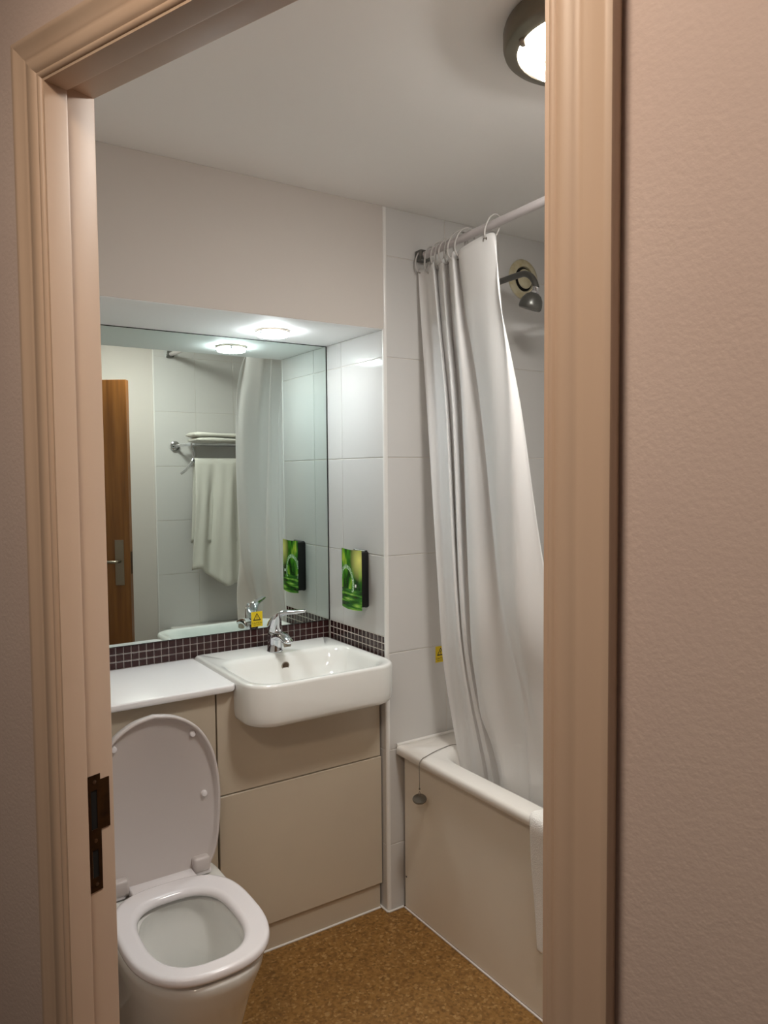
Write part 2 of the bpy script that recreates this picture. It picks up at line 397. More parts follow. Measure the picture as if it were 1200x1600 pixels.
lin = [(0.0, 0.003), (-0.0, 0.033), (0.001, 0.036), (0.012, 0.036), (0.012, 0.083), (0.0135, 0.0855), (0.018, 0.086), (0.03, 0.086), (0.03, 0.003)]
for a, b in ((0, 1), (1, 2), (2, 3)):
    into(tr, frame_piece('architrave', arch, a, b, 'frame', None))
    into(tr, frame_piece('lining', lin, a, b, 'frame', None))
# strike plate on the left rebate, plane w = -0.012
def dpt(n_, z_, w_=-0.0112): return DOORM @ Vector((w_, n_, z_))
bm = bmesh.new()
def plate(quads, t=0.0014):
    for n0, n1, z0, z1 in quads: box(bm, -0.0125, -0.0125+t, n0, n1, z0, z1, mx=DOORM)
NA, NB, NC = 0.044, 0.063, 0.0775
h1 = (0.0475, 0.0565, 1.0115, 1.0675); h2 = (0.0485, 0.0575, 0.9415, 0.9815)
plate([(NA, h1[0], 0.9215, 1.0895), (h1[1]+0.001, NB, 0.9215, 1.0895), (h1[0], h1[1]+0.001, h1[3], 1.0895), (h1[0], h1[1]+0.001, h2[3], h1[2]), (h1[0], h1[1]+0.001, 0.9215, h2[2]),
       (NB, NC, 1.0085, 1.0805)])
for n0, n1, z0, z1 in ((NC, 0.0815, 1.0105, 1.0785),):
    vs_ = box(bm, -0.0145, -0.0122, n0-0.001, n1, z0, z1, mx=DOORM)
sp = link('strike_plate', tomesh(bm, 'strike_plate'), 'brass_dark'); into(tr, sp); sp['label'] = 'dark aged brass strike plate'
def sub_into(root, part, o):
    o.parent = part; o.matrix_parent_inverse = (part.matrix_world).inverted()
bpy.context.view_layer.update()
for hh in (h1, h2):
    o = boxes('latch_hole', [(-0.0122, -0.0118, hh[0], hh[1]+0.001, hh[2], hh[3])], 'void', mx=DOORM); sub_into(tr, sp, o)
for zz in (1.0795, 0.9945, 0.9315):
    o = latheobj('screw', [(0.0001, 0), (0.0028, 0.0), (0.003, 0.0006), (0.0001, 0.0009)], 'satin', n=10,
                 mx=DOORM @ Matrix.Translation((-0.0112, 0.0535, zz)) @ Matrix.Rotation(PI/2, 4, 'Y')); sub_into(tr, sp, o)

# ---- door leaf, swung into the room behind the right-hand jamb (seen in the mirror)
hinge = DOORM @ Vector((OW+0.008, 0.090, 0)); ang = math.radians(90-55.3)
DM = Matrix.Translation(hinge) @ Matrix.Rotation(ang, 4, 'Z')
dr = thing('door_1', 'brown oak-veneer door standing open, seen in the mirror', 'door', hinge); dr['kind'] = 'structure'
into(dr, boxes('leaf', [(0.0, 0.676, -0.040, 0.0, 0.008, ZH+0.004)], 'wood', mx=DM, bev=0.0015))
into(dr, boxes('handle_plate', [(0.595, 0.643, 0.0, 0.004, 0.92, 1.165)], 'satin', mx=DM, bev=0.001))
bm = bmesh.new(); tube(bm, [DM @ Vector(p) for p in ((0.619, 0.003, 1.05), (0.619, 0.045, 1.05), (0.612, 0.052, 1.05), (0.50, 0.052, 1.05))], 0.009, 12)
into(dr, link('lever_handle', tomesh(bm, 'lever_handle', 50), 'satin'))
into(dr, boxes('latch_face', [(0.676, 0.6775, -0.032, -0.010, 0.98, 1.10)], 'brass_dark', mx=DM))
for zz in (0.25, 1.0, 1.8):
    into(dr, boxes('hinge', [(-0.006, 0.004, -0.045, -0.002, zz-0.05, zz+0.05)], 'satin', mx=DM))

# ------------------------------------------------------------------ lamps
def bulkhead_lamp(name, label, x, y, r, lampm, ringm, group=None):
    t = thing(name, label, 'ceiling light', (x, y, H), group)
    T = Matrix.Translation((x, y, H)) @ Matrix.Rotation(PI, 4, 'X')     # z now points down
    into(t, latheobj('metal_ring', [(r*0.93, 0.0), (r*0.985, 0.004), (r, 0.012), (r, 0.036), (r*0.985, 0.044), (r*0.965, 0.047), (r*0.83, 0.052), (r*0.815, 0.050), (r*0.81, 0.044), (r*0.81, 0.01)], ringm, n=64, mx=T, cap0=True, cap1=False))
    into(t, latheobj('opal_diffuser', [(r*0.805, 0.02), (r*0.805, 0.048), (r*0.74, 0.060), (r*0.58, 0.071), (r*0.36, 0.078), (r*0.12, 0.081), (0.002, 0.0815)], lampm, n=64, mx=T, cap0=True, cap1=True, smooth=180))
    for k in range(3):
        a = math.radians(200+120*k)
        into(t, latheobj('thumb_screw', [(0.0001, 0.05), (0.006, 0.05), (0.008, 0.054), (0.008, 0.062), (0.005, 0.066), (0.0001, 0.067)], 'satin', n=14,
             mx=T @ Matrix.Translation((r*0.83*math.cos(a), r*0.83*math.sin(a), -0.004))))
    return t
bulkhead_lamp('ceiling_light', 'round ceiling light with brushed metal ring, lit above the bathroom', -0.215, -1.056, 0.165, 'lamp_ceiling', 'ring_metal')
hl = DOORM @ Vector((0.55, -0.60, 0))
bulkhead_lamp('hall_ceiling_light', 'round warm ceiling light of the hall outside the doorway', hl.x, hl.y, 0.16, 'lamp_hall', 'satin')
sx, sy, sr = -0.305, 0.208, 0.058
t = thing('niche_downlight', 'small round bright downlight under the niche soffit', 'downlight', (sx, sy, ZS))
T = Matrix.Translation((sx, sy, ZS)) @ Matrix.Rotation(PI, 4, 'X')
into(t, latheobj('chrome_rim', [(sr*0.9, 0.0), (sr*1.0, 0.002), (sr*1.0, 0.006), (sr*0.93, 0.009), (sr*0.93, 0.004)], 'satin', n=40, mx=T, cap1=False))
into(t, latheobj('diffuser', [(sr*0.925, 0.002), (sr*0.925, 0.013), (sr*0.88, 0.019), (sr*0.6, 0.021), (0.001, 0.0215)], 'lamp_soffit', n=40, mx=T, smooth=60))
for k in range(4):
    a = PI/4+k*PI/2+0.4
    into(t, boxes('clip', [(sr*0.90, sr*0.965, -0.004, 0.004, 0.006, 0.019)], 'chrome', mx=T @ Matrix.Rotation(a, 4, 'Z')))

# ------------------------------------------------------------------ bath
bt = thing('bathtub', 'white bathtub with cream side panel behind the curtain', 'bathtub', (0.4, -0.85, 0))
ZR = 0.578; XB = 0.0626
Y0b, Y1b = YO+0.012, -0.0015
X0b, X1b = XB-0.030, XR-0.002
def lp(x0, x1, y0, y1, r, z): return [(x, y, z) for x, y in rrect(x0, x1, y0, y1, r, 6)]
bm = bmesh.new()
r4 = lambda v: (v, v, v, v)
loft(bm, [lp(X0b+0.004, X1b, Y0b, Y1b, r4(0.006), ZR-0.030), lp(X0b, X1b, Y0b, Y1b, r4(0.008), ZR-0.026), lp(X0b, X1b, Y0b, Y1b, r4(0.010), ZR-0.010),
          lp(X0b+0.003, X1b, Y0b, Y1b, r4(0.010), ZR-0.003), lp(X0b+0.010, X1b-0.006, Y0b+0.006, Y1b-0.006, r4(0.012), ZR),
          lp(X0b+0.066, X1b-0.05, Y0b+0.10, Y1b-0.115, r4(0.12), ZR), lp(X0b+0.078, X1b-0.06, Y0b+0.112, Y1b-0.127, r4(0.12), ZR-0.006),
          lp(X0b+0.090, X1b-0.07, Y0b+0.13, Y1b-0.138, r4(0.12), ZR-0.03), lp(X0b+0.13, X1b-0.10, Y0b+0.26, Y1b-0.18, r4(0.12), 0.25),
          lp(X0b+0.17, X1b-0.14, Y0b+0.32, Y1b-0.23, r4(0.10), 0.19)], cap0=False)
into(bt, link('tub_shell', tomesh(bm, 'tub_shell', 50), 'acrylic'))
bm = bmesh.new(); box(bm, XB, XB+0.012, Y0b, -0.012, 0.006, ZR-0.028); bmesh.ops.bevel(bm, geom=bm.edges[:], offset=0.0015, segments=1, affect='EDGES')
into(bt, link('side_panel', tomesh(bm, 'side_panel'), 'bathpanel'))
for yy, zz in ((-0.024, 0.535), (-0.020, 0.115)):
    into(bt, latheobj('screw', [(0.0001, 0.0), (0.003, 0.0), (0.003, 0.001), (0.0001, 0.0014)], 'void', n=10, mx=Matrix.Translation((XB, yy, zz)) @ Matrix.Rotation(-PI/2, 4, 'Y')))
bm = bmesh.new(); tube(bm, [(XB-0.0015, y, 0.003) for y in (-0.012, -0.6, -1.2, Y0b)], 0.0035, 6)
into(bt, link('floor_seal', tomesh(bm, 'floor_seal', 60), 'grout_white'))
bm = bmesh.new(); tube(bm, [(XB-0.026, -0.004, ZR+0.002), (0.2, -0.004, ZR+0.002), (X1b-0.01, -0.004, ZR+0.002)], 0.006, 8)
into(bt, link('wall_seal', tomesh(bm, 'wall_seal', 60), 'trimwhite'))

# bath plug hanging on its ball chain over the rim
pg = thing('bath_plug', 'metal bath plug hanging on a ball chain over the bath rim', 'plug', (X0b-0.008, -0.15, 0.44))
PX, PY, PZ = 0.024, -0.153, 0.452
cpts = catmull([(PX, PY, PZ+0.028), (PX, PY, 0.52), (PX, PY, ZR-0.014), (X0b+0.003, PY, ZR+0.001), (0.055, PY+0.005, ZR+0.003), (0.10, PY+0.022, ZR+0.003), (0.15, -0.118, ZR+0.003), (0.20, -0.113, ZR+0.002), (0.23, -0.15, ZR+0.001)], 30)
bm = bmesh.new(); acc = 0.0; last = None
for p in cpts:
    if last is None or (p-last).length >= 0.0036:
        bmesh.ops.create_icosphere(bm, subdivisions=1, radius=0.0017, matrix=Matrix.Translation(p)); last = p
tube(bm, cpts[::3], 0.0007, 5)
ch = into(pg, link('ball_chain', tomesh(bm, 'ball_chain', 180), 'chain'))
into(pg, latheobj('plug_disc', [(0.0001, -0.007), (0.012, -0.007), (0.0165, -0.003), (0.0225, -0.003), (0.0235, 0.0), (0.022, 0.003), (0.008, 0.0055), (0.0001, 0.0058)], 'chain', n=28,
     mx=Matrix.Translation((PX, PY, PZ-0.004)) @ Matrix.Rotation(math.radians(14), 4, 'X') @ Matrix.Rotation(math.radians(-12), 4, 'Y')))
bm = bmesh.new(); tube(bm, [(PX, PY-0.006, PZ+0.006), (PX, PY-0.004, PZ+0.016), (PX, PY, PZ+0.022), (PX, PY+0.004, PZ+0.016), (PX, PY+0.006, PZ+0.006)], 0.0009, 6)
into(pg, link('wire_loop', tomesh(bm, 'wire_loop', 60), 'chain'))
into(pg, latheobj('chain_clasp', [(0.0001, 0), (0.0026, 0.001), (0.0026, 0.007), (0.0001, 0.008)], 'chain', n=10, mx=Matrix.Translation((PX, PY, PZ+0.026))))

# bath mat draped over the rim
def drape(name, path, y0, y1, m, amp=0.004, th=0.008, ny=40, seed=1, hem=True):
    """cloth following path (x, z) extruded along y with soft waves and thickness"""
    rnd = random.Random(seed); ph = [rnd.uniform(0, 6.28) for _ in range(6)]
    P = catmull([(x, 0, z) for x, z in path], 10); bm = bmesh.new(); g = []
    for i, p in enumerate(P):
        row = []
        for j in range(ny+1):
            t = j/ny; y = y0+(y1-y0)*t
            k = min(1.0, abs(i-len(P)*0.5)/(len(P)*0.5))
            off = amp*k*(math.sin(9*t+ph[0]+i*0.05)+0.5*math.sin(21*t+ph[1]))
            yy = y+0.006*math.sin(i*0.22+ph[2])*(1 if j in (0, ny) else 0.6)*(1-abs(2*t-1)*0.2)
            row.append(bm.verts.new((p.x+off*0.6, yy, p.z+0.25*off)))
        g.append(row)
    for A, B in zip(g, g[1:]):
        for j in range(ny): bm.faces.new((A[j], A[j+1], B[j+1], B[j]))
    o = link(name, tomesh(bm, name, 180), m)
    md = o.modifiers.new('thick', 'SOLIDIFY'); md.thickness = th; md.offset = 0
    md = o.modifiers.new('sub', 'SUBSURF'); md.levels = 1; md.render_levels = 1
    return o
mat_o = drape('bath_mat', [(XB-0.010, 0.20), (XB-0.016, 0.36), (XB-0.03, 0.50), (X0b-0.007, ZR-0.012), (X0b+0.004, ZR+0.007), (0.075, ZR+0.008), (0.12, ZR+0.004), (0.145, 0.50), (0.16, 0.42)], -0.652, -1.15, 'bathmat', amp=0.004, th=0.012)
tag(mat_o, 'white towelling bath mat draped over the bath rim', 'bath mat')

# ------------------------------------------------------------------ shower rail, rings, curtain
RA, RB = V((0.150, 0.0, 2.245)), V((0.072, YO, 2.245))
def rail_at(y): return RA+(RB-RA)*(y/YO)
rl = thing('shower_rail', 'straight white shower curtain rail between the tiled walls', 'curtain rail', RA)
into(rl, tubeobj('tube', [RA+V((0, -0.012, 0)), RB+V((0, 0.012, 0))], 0.0125, 'rail', n=20))
for p, s in ((RA, -1), (RB, 1)):
    bk = into(rl, boxes('bracket', [(p.x-0.021, p.x+0.021, min(p.y+s*0.001, p.y+s*0.034), max(p.y+s*0.001, p.y+s*0.034), p.z-0.018, p.z+0.018)], 'dullchrome', bev=0.003))
    if s == 1: bk['label'] = 'metal end bracket seen in the mirror'
LEV = [
    (2.19, [(0.130,-0.018), (0.142,-0.045), (0.105,-0.132), (0.140,-0.106), (0.110,-0.172), (0.140,-0.167), (0.085,-0.255), (0.115,-0.246), (0.075,-0.314), (0.085,-0.437), (0.110,-0.430)]),
    (2.00, [(0.128,-0.036), (0.140,-0.069), (0.103,-0.158), (0.137,-0.134), (0.107,-0.197), (0.138,-0.190), (0.085,-0.277), (0.113,-0.286), (0.070,-0.355), (0.045,-0.508), (0.032,-0.524)]),
    (1.70, [(0.125,-0.069), (0.135,-0.112), (0.100,-0.204), (0.130,-0.186), (0.100,-0.243), (0.135,-0.232), (0.085,-0.317), (0.110,-0.359), (0.060,-0.431), (0.030,-0.558), (0.050,-0.590)]),
    (1.15, [(0.130,-0.121), (0.140,-0.160), (0.105,-0.240), (0.130,-0.225), (0.105,-0.272), (0.135,-0.270), (0.085,-0.354), (0.120,-0.430), (0.075,-0.490), (0.050,-0.580), (0.090,-0.680)]),
    (0.87, [(0.150,-0.125), (0.155,-0.180), (0.135,-0.244), (0.150,-0.242), (0.135,-0.279), (0.155,-0.280), (0.120,-0.342), (0.140,-0.496), (0.115,-0.533), (0.110,-0.600), (0.130,-0.840)]),
    (0.56, [(0.185,-0.155), (0.190,-0.212), (0.175,-0.284), (0.190,-0.292), (0.175,-0.333), (0.200,-0.342), (0.155,-0.411), (0.170,-0.509), (0.165,-0.530), (0.160,-0.700), (0.180,-0.930)]),
    (0.46, [(0.205,-0.150), (0.210,-0.205), (0.200,-0.265), (0.215,-0.273), (0.200,-0.314), (0.220,-0.326), (0.185,-0.394), (0.190,-0.494), (0.190,-0.515), (0.185,-0.690), (0.205,-0.930)])]
SUB = 9
def level_curve(pts): return catmull([(x, y, 0) for x, y in pts], SUB)
curves = [(z, level_curve(p)) for z, p in LEV]
def top_extra(y):   # hem follows the rail
    return rail_at(y).z-0.052
NZ = 60; bm = bmesh.new(); grid = []
for i in range(NZ+1):
    row = []
    for j in range(len(curves[0][1])):
        P = [V((c[j].x, c[j].y, z)) for z, c in curves]
        zt_ = 2.19+(0.46-2.19)*i/NZ; k = next(a for a in range(len(P)-1) if zt_ >= P[a+1].z-1e-9 or a == len(P)-2); f = (P[k].z-zt_)/(P[k].z-P[k+1].z)
        p0, p1, p2, p3 = P[max(k-1, 0)], P[k], P[k+1], P[min(k+2, len(P)-1)]
        q_ = 0.5*((2*p1)+(p2-p0)*f+(2*p0-5*p1+4*p2-p3)*f*f+(3*p1-p0-3*p2+p3)*f**3)
        s = j/(len(curves[0][1])-1)
        dz = (top_extra(q_.y)-2.19+0.008*math.sin(s*30))*max(0, 1-i/10)
        wv = 0.003*math.sin(s*70+i*0.11)*min(1, i/12)
        cr = 0.010*math.exp(-((s-0.55)/0.04)**2-((i-50)/2.2)**2)-0.012*math.exp(-((s-0.57)/0.03)**2-((i-53.5)/2.2)**2)
        row.append(bm.verts.new((q_.x+wv-cr, q_.y+cr*0.5, q_.z+dz)))
    grid.append(row)
for A, B in zip(grid, grid[1:]):
    for j in range(len(A)-1): bm.faces.new((A[j], A[j+1], B[j+1], B[j]))
topco = [v.co.copy() for v in grid[0]]
ct = thing('shower_curtain', 'white shower curtain gathered at the tiled end of the bath', 'shower curtain', (0.15, -0.25, 0.46))
cl = link('cloth', tomesh(bm, 'cloth', 180), 'curtain'); into(ct, cl)
md = cl.modifiers.new('thick', 'SOLIDIFY'); md.thickness = 0.0016; md.offset = 0
# rings: one near each fold, the last at the free corner eyelet
RJ = [3, 12, 22, 31, 38, 46, 53, 61, 69, 79]
for n_, j in enumerate(RJ):
    c = topco[j]; rp = rail_at(c.y)
    top = V((rp.x, rp.y, rp.z+0.016)); bot = V((c.x, c.y, c.z-0.014))
    mid = (top+bot)/2; ax = (top-bot)/2; R_ = ax.length
    side = V((1, 0, 0)) - ax.normalized()*ax.normalized().x; side.normalize()
    yaw = side*math.cos(0.25)+V((0, 1, 0))*math.sin(0.25)*(1 if n_ % 2 else -0.6)
    pts = [mid+ax*math.cos(a)+yaw*R_*0.62*math.sin(a) for a in [2*PI*k/26 for k in range(26)]]
    lab = ['first curtain ring, next to the wall bracket', 'second grey curtain ring from the wall bracket', 'third grey curtain ring from the wall bracket', 'fourth grey curtain ring from the wall bracket',
           'fifth grey curtain ring from the wall bracket', 'sixth grey curtain ring from the wall bracket', 'seventh grey curtain ring from the wall bracket', 'eighth grey curtain ring from the wall bracket',
           'grey curtain ring just before the one at the free corner', ''][n_]
    if j == RJ[-1]: lab = 'largest-looking grey curtain ring, threaded through the free corner eyelet'
    rg = tubeobj('curtain_ring', pts, 0.0026, 'ringplastic', n=8, closed=True)
    tag(rg, lab, 'curtain ring', 'curtain rings on the shower rail')
c = topco[79]; dirn = (topco[80]-topco[76]).normalized(); nrm = V((dirn.y, -dirn.x, 0)).normalized()
mx = Matrix.Translation(V((c.x, c.y, c.z-0.017))+nrm*0.003) @ V((0, 0, 1)).rotation_difference(nrm).to_matrix().to_4x4()
ey = latheobj('eyelet', [(0.0045, -0.004), (0.008, -0.004), (0.009, 0.0), (0.008, 0.002), (0.0045, 0.002)], 'satin', n=20, mx=mx, cap0=False, cap1=False); into(ct, ey)

# ------------------------------------------------------------------ shower arm and head, air vent
sh = thing('shower', 'grey metal shower arm with round head from the tiled wall', 'shower', (0.44, 0, 2.19))
XA = 0.447
apts = catmull([(XA, -0.004, 2.184), (XA, -0.07, 2.187), (XA, -0.165, 2.189), (XA, -0.20, 2.187), (XA, -0.228, 2.172), (XA+0.001, -0.245, 2.150), (XA+0.002, -0.252, 2.130)], 8)
into(sh, tubeobj('arm', apts, 0.0105, 'dullchrome', n=16))
into(sh, latheobj('wall_flange', [(0.0001, 0), (0.028, 0), (0.028, 0.004), (0.014, 0.010), (0.0001, 0.010)], 'dullchrome', n=28, mx=Matrix.Translation((XA, 0, 2.184)) @ Matrix.Rotation(PI/2, 4, 'X')))
hd = Matrix.Translation((XA+0.002, -0.252, 2.130)) @ Matrix.Rotation(math.radians(198), 4, 'X') @ Matrix.Rotation(math.radians(-8), 4, 'Y')
into(sh, latheobj('swivel', [(0.0001, -0.002), (0.012, -0.002), (0.0125, 0.006), (0.0105, 0.010), (0.0135, 0.014), (0.0135, 0.022), (0.0001, 0.024)], 'chrome', n=24, mx=hd))
into(sh, latheobj('head', [(0.0001, 0.020), (0.014, 0.018), (0.026, 0.026), (0.035, 0.040), (0.039, 0.056), (0.039, 0.068), (0.036, 0.073), (0.0001, 0.074)], 'dullchrome', n=36, mx=hd))

vt = thing('air_vent', 'round yellowed extractor vent high on the tiled wall', 'vent', (0.634, 0, 2.235))
T = Matrix.Translation((0.630, 0.0, 2.235)) @ Matrix.Rotation(PI/2, 4, 'X')
into(vt, latheobj('outer_ring', [(0.0001, 0.0), (0.072, 0.0), (0.074, 0.003), (0.071, 0.007), (0.056, 0.012), (0.047, 0.010), (0.045, 0.003), (0.0001, 0.003)], 'vent', n=48, mx=T))
into(vt, latheobj('dark_gap', [(0.0001, 0.0032), (0.0445, 0.0032), (0.0445, 0.0045), (0.0001, 0.0045)], 'void', n=40, mx=T))
into(vt, latheobj('centre_disc', [(0.0001, 0.0045), (0.008, 0.0045), (0.008, 0.010), (0.035, 0.010), (0.036, 0.013), (0.031, 0.017), (0.0001, 0.020)], 'vent', n=40, mx=T))

# ------------------------------------------------------------------ vanity: panels, counter, basin, tap
YP = 0.034
def rounded_panel(name, x0, x1, z0, z1, m, parent, th=0.016, y=YP):
    return into(parent, boxes(name, [(x0, x1, y, y+th, z0, z1)], m, bev=0.0012))
wc = thing('toilet_cabinet', 'cream laminate boxing behind the toilet under the white counter', 'cabinet', (-0.92, 0.2, 0))
into(wc, boxes('carcass', [(XL+0.004, -0.594, YP+0.0165, D-0.012, 0.02, ZC-0.024)], 'core'))
rounded_panel('front_panel', XL+0.004, -0.5945, 0.088, ZC-0.0205, 'laminate', wc)
into(wc, boxes('plinth', [(XL+0.004, -0.592, YP+0.010, YP+0.022, 0.0, 0.096)], 'laminate'))
bc = thing('basin_cabinet', 'cream laminate cabinet under the basin with two flat panels', 'cabinet', (-0.30, 0.2, 0))
into(bc, boxes('carcass', [(-0.590, -0.012, YP+0.0165, YP+0.03, 0.02, 0.74), (-0.590, -0.57, YP+0.03, D-0.012, 0.02, 0.74)], 'core'))
bm = bmesh.new(); lo_ = [(-0.5895, 0.5425), (-0.0075, 0.5425), (-0.0075, 0.772), (-0.5310, 0.772), (-0.5310, ZC-0.0205), (-0.5895, ZC-0.0205)]   # cut away under the basin
loft(bm, [[(x, YP, z) for x, z in lo_], [(x, YP+0.016, z) for x, z in lo_]])
into(bc, link('upper_panel', tomesh(bm, 'upper_panel'), 'laminate'))
rounded_panel('lower_panel', -0.5895, -0.0045, 0.092, 0.5385, 'laminate', bc, y=YP-0.004)
into(bc, boxes('plinth', [(-0.591, -0.008, YP+0.006, YP+0.018, 0.0, 0.10)], 'laminate'))
bm = bmesh.new(); tube(bm, [(XL+0.01, YP+0.006, 0.002), (-0.592, YP+0.006, 0.002), (-0.3, YP+0.003, 0.002), (-0.010, YP+0.003, 0.002)], 0.004, 6)
into(bc, link('floor_seal', tomesh(bm, 'floor_seal', 60), 'trimwhite'))

BX0, BX1, BY0, BY1, BZ = -0.535, -0.010, -0.108, 0.387, 0.894
ctp = thing('counter_top', 'white counter slab beside the basin above the toilet', 'counter', (-0.9, 0.2, ZC))
bm = bmesh.new()
xs = (XL+0.004, BX0-0.004)
loop = [(XL+0.004, 0.388), (XL+0.004, 0.002), (-0.555, 0.002), (-0.546, 0.008), (BX0-0.0015, 0.02), (BX0-0.0015, 0.388)]
def inset(lp_, d): return [(x+(d if x < -1 else (-d if x > -0.56 else 0)), y+(d if y < 0.1 else 0)) for x, y in lp_]
loft(bm, [[(x, y, ZC-0.020) for x, y in inset(loop, 0.002)], [(x, y, ZC-0.018) for x, y in loop], [(x, y, ZC-0.004) for x, y in loop], [(x, y, ZC-0.0012) for x, y in inset(loop, 0.0012)], [(x, y, ZC) for x, y in inset(loop, 0.004)]])
into(ctp, link('slab', tomesh(bm, 'slab', 50), 'counter'))

bs = thing('wash_basin', 'white semi-recessed ceramic wash basin against the mosaic corner', 'basin', (-0.27, 0.14, 0.76))
def bl(dx, z, rf=0.085, rb=0.012, x0=BX0, x1=BX1, y0=BY0, y1=BY1): 
    return [(x, y, z) for x, y in rrect(x0+dx, x1-dx, y0+dx, y1-min(dx, 0.004), (max(rf-dx*0.5, 0.01), max(rf-dx*0.5, 0.01), rb, rb), 10)]
def bi(x0, x1, y0, y1, r, z): return [(x, y, z) for x, y in rrect(x0, x1, y0, y1, (r, r, r*0.8, r*0.8), 10)]
bm = bmesh.new()
loft(bm, [bl(0.030, 0.764), bl(0.014, 0.765), bl(0.006, 0.771), bl(0.002, 0.782), bl(0.0, 0.80), bl(0.0, BZ-0.010), bl(0.0015, BZ-0.004), bl(0.0055, BZ-0.0008), bl(0.011, BZ), bi(-0.515, -0.026, -0.090, 0.258, 0.087, BZ-0.0006),
          bi(-0.507, -0.034, -0.083, 0.251, 0.085, BZ-0.0030), bi(-0.500, -0.040, -0.077, 0.245, 0.082, BZ-0.0075), bi(-0.493, -0.046, -0.067, 0.237, 0.080, BZ-0.016),
          bi(-0.482, -0.055, -0.055, 0.228, 0.085, 0.850), bi(-0.462, -0.075, -0.035, 0.212, 0.09, 0.810), bi(-0.425, -0.115, 0.0, 0.18, 0.08, 0.790), bi(-0.32, -0.22, 0.06, 0.13, 0.035, 0.784)])
into(bs, link('bowl', tomesh(bm, 'bowl', 60), 'ceramic'))
into(bs, latheobj('overflow_ring', [(0.0115, -0.0005), (0.0145, 0.0), (0.0145, 0.0015), (0.0130, 0.0024), (0.0112, 0.0015)], 'satin', n=24, mx=Matrix.Translation((-0.268, 0.2268, 0.853)) @ Matrix.Rotation(math.radians(98), 4, 'X'), cap0=False, cap1=False))
into(bs, latheobj('overflow_hole', [(0.0001, 0.0008), (0.0118, 0.0008), (0.0118, 0.0012), (0.0001, 0.0012)], 'core', n=20, mx=Matrix.Translation((-0.268, 0.2268, 0.853)) @ Matrix.Rotation(math.radians(98), 4, 'X')))
into(bs, latheobj('waste', [(0.0001, 0), (0.022, 0), (0.022, 0.002), (0.012, 0.0035), (0.0001, 0.002)], 'chrome', n=24, mx=Matrix.Translation((-0.27, 0.095, 0.784))))

# tap: tapered body, spout towards the bowl, domed head flowing into a long lever
TX, TY = -0.277, 0.290
tp = thing('basin_tap', 'chrome single-lever mixer tap on the basin ledge', 'tap', (TX, TY, BZ))
def oval(cx, cy, z, a, b, n=28, tilt=0.0): return [(cx+a*math.cos(2*PI*k/n), cy+b*math.sin(2*PI*k/n), z+tilt*math.sin(2*PI*k/n)) for k in range(n)]
bm = bmesh.new()
loft(bm, [oval(TX, TY, BZ-0.001, 0.028, 0.029), oval(TX, TY, BZ+0.003, 0.028, 0.029), oval(TX, TY, BZ+0.007, 0.026, 0.028), oval(TX, TY, BZ+0.03, 0.0235, 0.027), oval(TX, TY, BZ+0.05, 0.0225, 0.0265), oval(TX, TY, BZ+0.066, 0.0225, 0.0265, tilt=0.004), oval(TX, TY, BZ+0.069, 0.0215, 0.0255, tilt=0.005)])
into(tp, link('body', tomesh(bm, 'body', 50), 'chrome'))
bm = bmesh.new(); loops = []
sp_ = catmull([(TX, TY-0.004, BZ+0.046), (TX, TY-0.034, BZ+0.059), (TX, TY-0.070, BZ+0.062), (TX, TY-0.102, BZ+0.055), (TX, TY-0.118, BZ+0.049)], 6)
for i, p in enumerate(sp_):
    f = i/(len(sp_)-1); a, b = 0.0195-0.003*f, 0.0155-0.0075*f*f
    n0 = sp_[max(i-1, 0)]; n1 = sp_[min(i+1, len(sp_)-1)]; tg = (n1-n0).normalized(); nv = Vector((0, -tg.z, tg.y)); nv = nv if nv.z > 0 else -nv
    if f > 0.85: a *= 1-0.35*(f-0.85)/0.15; b *= 1-0.4*(f-0.85)/0.15
    loops.append([p+Vector((a*math.cos(2*PI*k/20), 0, 0))+nv*(b*math.sin(2*PI*k/20)) for k in range(20)])
loft(bm, loops); into(tp, link('spout', tomesh(bm, 'spout', 60), 'chrome'))
into(tp, latheobj('aerator', [(0.0001, -0.020), (0.0115, -0.020), (0.0125, -0.016), (0.0125, 0.0), (0.0001, 0.0)], 'satin', n=24, mx=Matrix.Translation((TX, TY-0.096, BZ+0.052)) @ Matrix.Rotation(math.radians(-14), 4, 'X')))
into(tp, latheobj('collar', [(0.0215, 0.0), (0.0225, 0.0015), (0.0225, 0.003), (0.0001, 0.003)], 'satin', n=28, mx=Matrix.Translation((TX, TY, BZ+0.0695)) @ Matrix.Rotation(math.radians(9), 4, 'X')))
bm = bmesh.new()
loft(bm, [oval(TX, TY, BZ+0.0725, 0.0225, 0.0255, tilt=0.005), oval(TX, TY+0.001, BZ+0.078, 0.0250, 0.0275, tilt=0.004), oval(TX, TY+0.001, BZ+0.092, 0.0250, 0.0280, tilt=0.0), oval(TX, TY-0.003, BZ+0.107, 0.0225, 0.0270, tilt=-0.006),
          oval(TX, TY-0.010, BZ+0.119, 0.0180, 0.0230, tilt=-0.010), oval(TX, TY-0.018, BZ+0.128, 0.0110, 0.0150, tilt=-0.008), oval(TX, TY-0.024, BZ+0.131, 0.004, 0.006, tilt=-0.003)])
into(tp, link('lever_head', tomesh(bm, 'lever_head', 60), 'chrome'))
bm = bmesh.new(); loops = []
EX, EY = 0.72, -0.69
lv = catmull([(TX-0.004*EX, TY-0.004*EY, BZ+0.104), (TX+0.016*EX, TY+0.016*EY, BZ+0.126), (TX+0.042*EX, TY+0.042*EY, BZ+0.136), (TX+0.075*EX, TY+0.075*EY, BZ+0.139), (TX+0.108*EX, TY+0.108*EY, BZ+0.143), (TX+0.116*EX, TY+0.116*EY, BZ+0.1445)], 6)
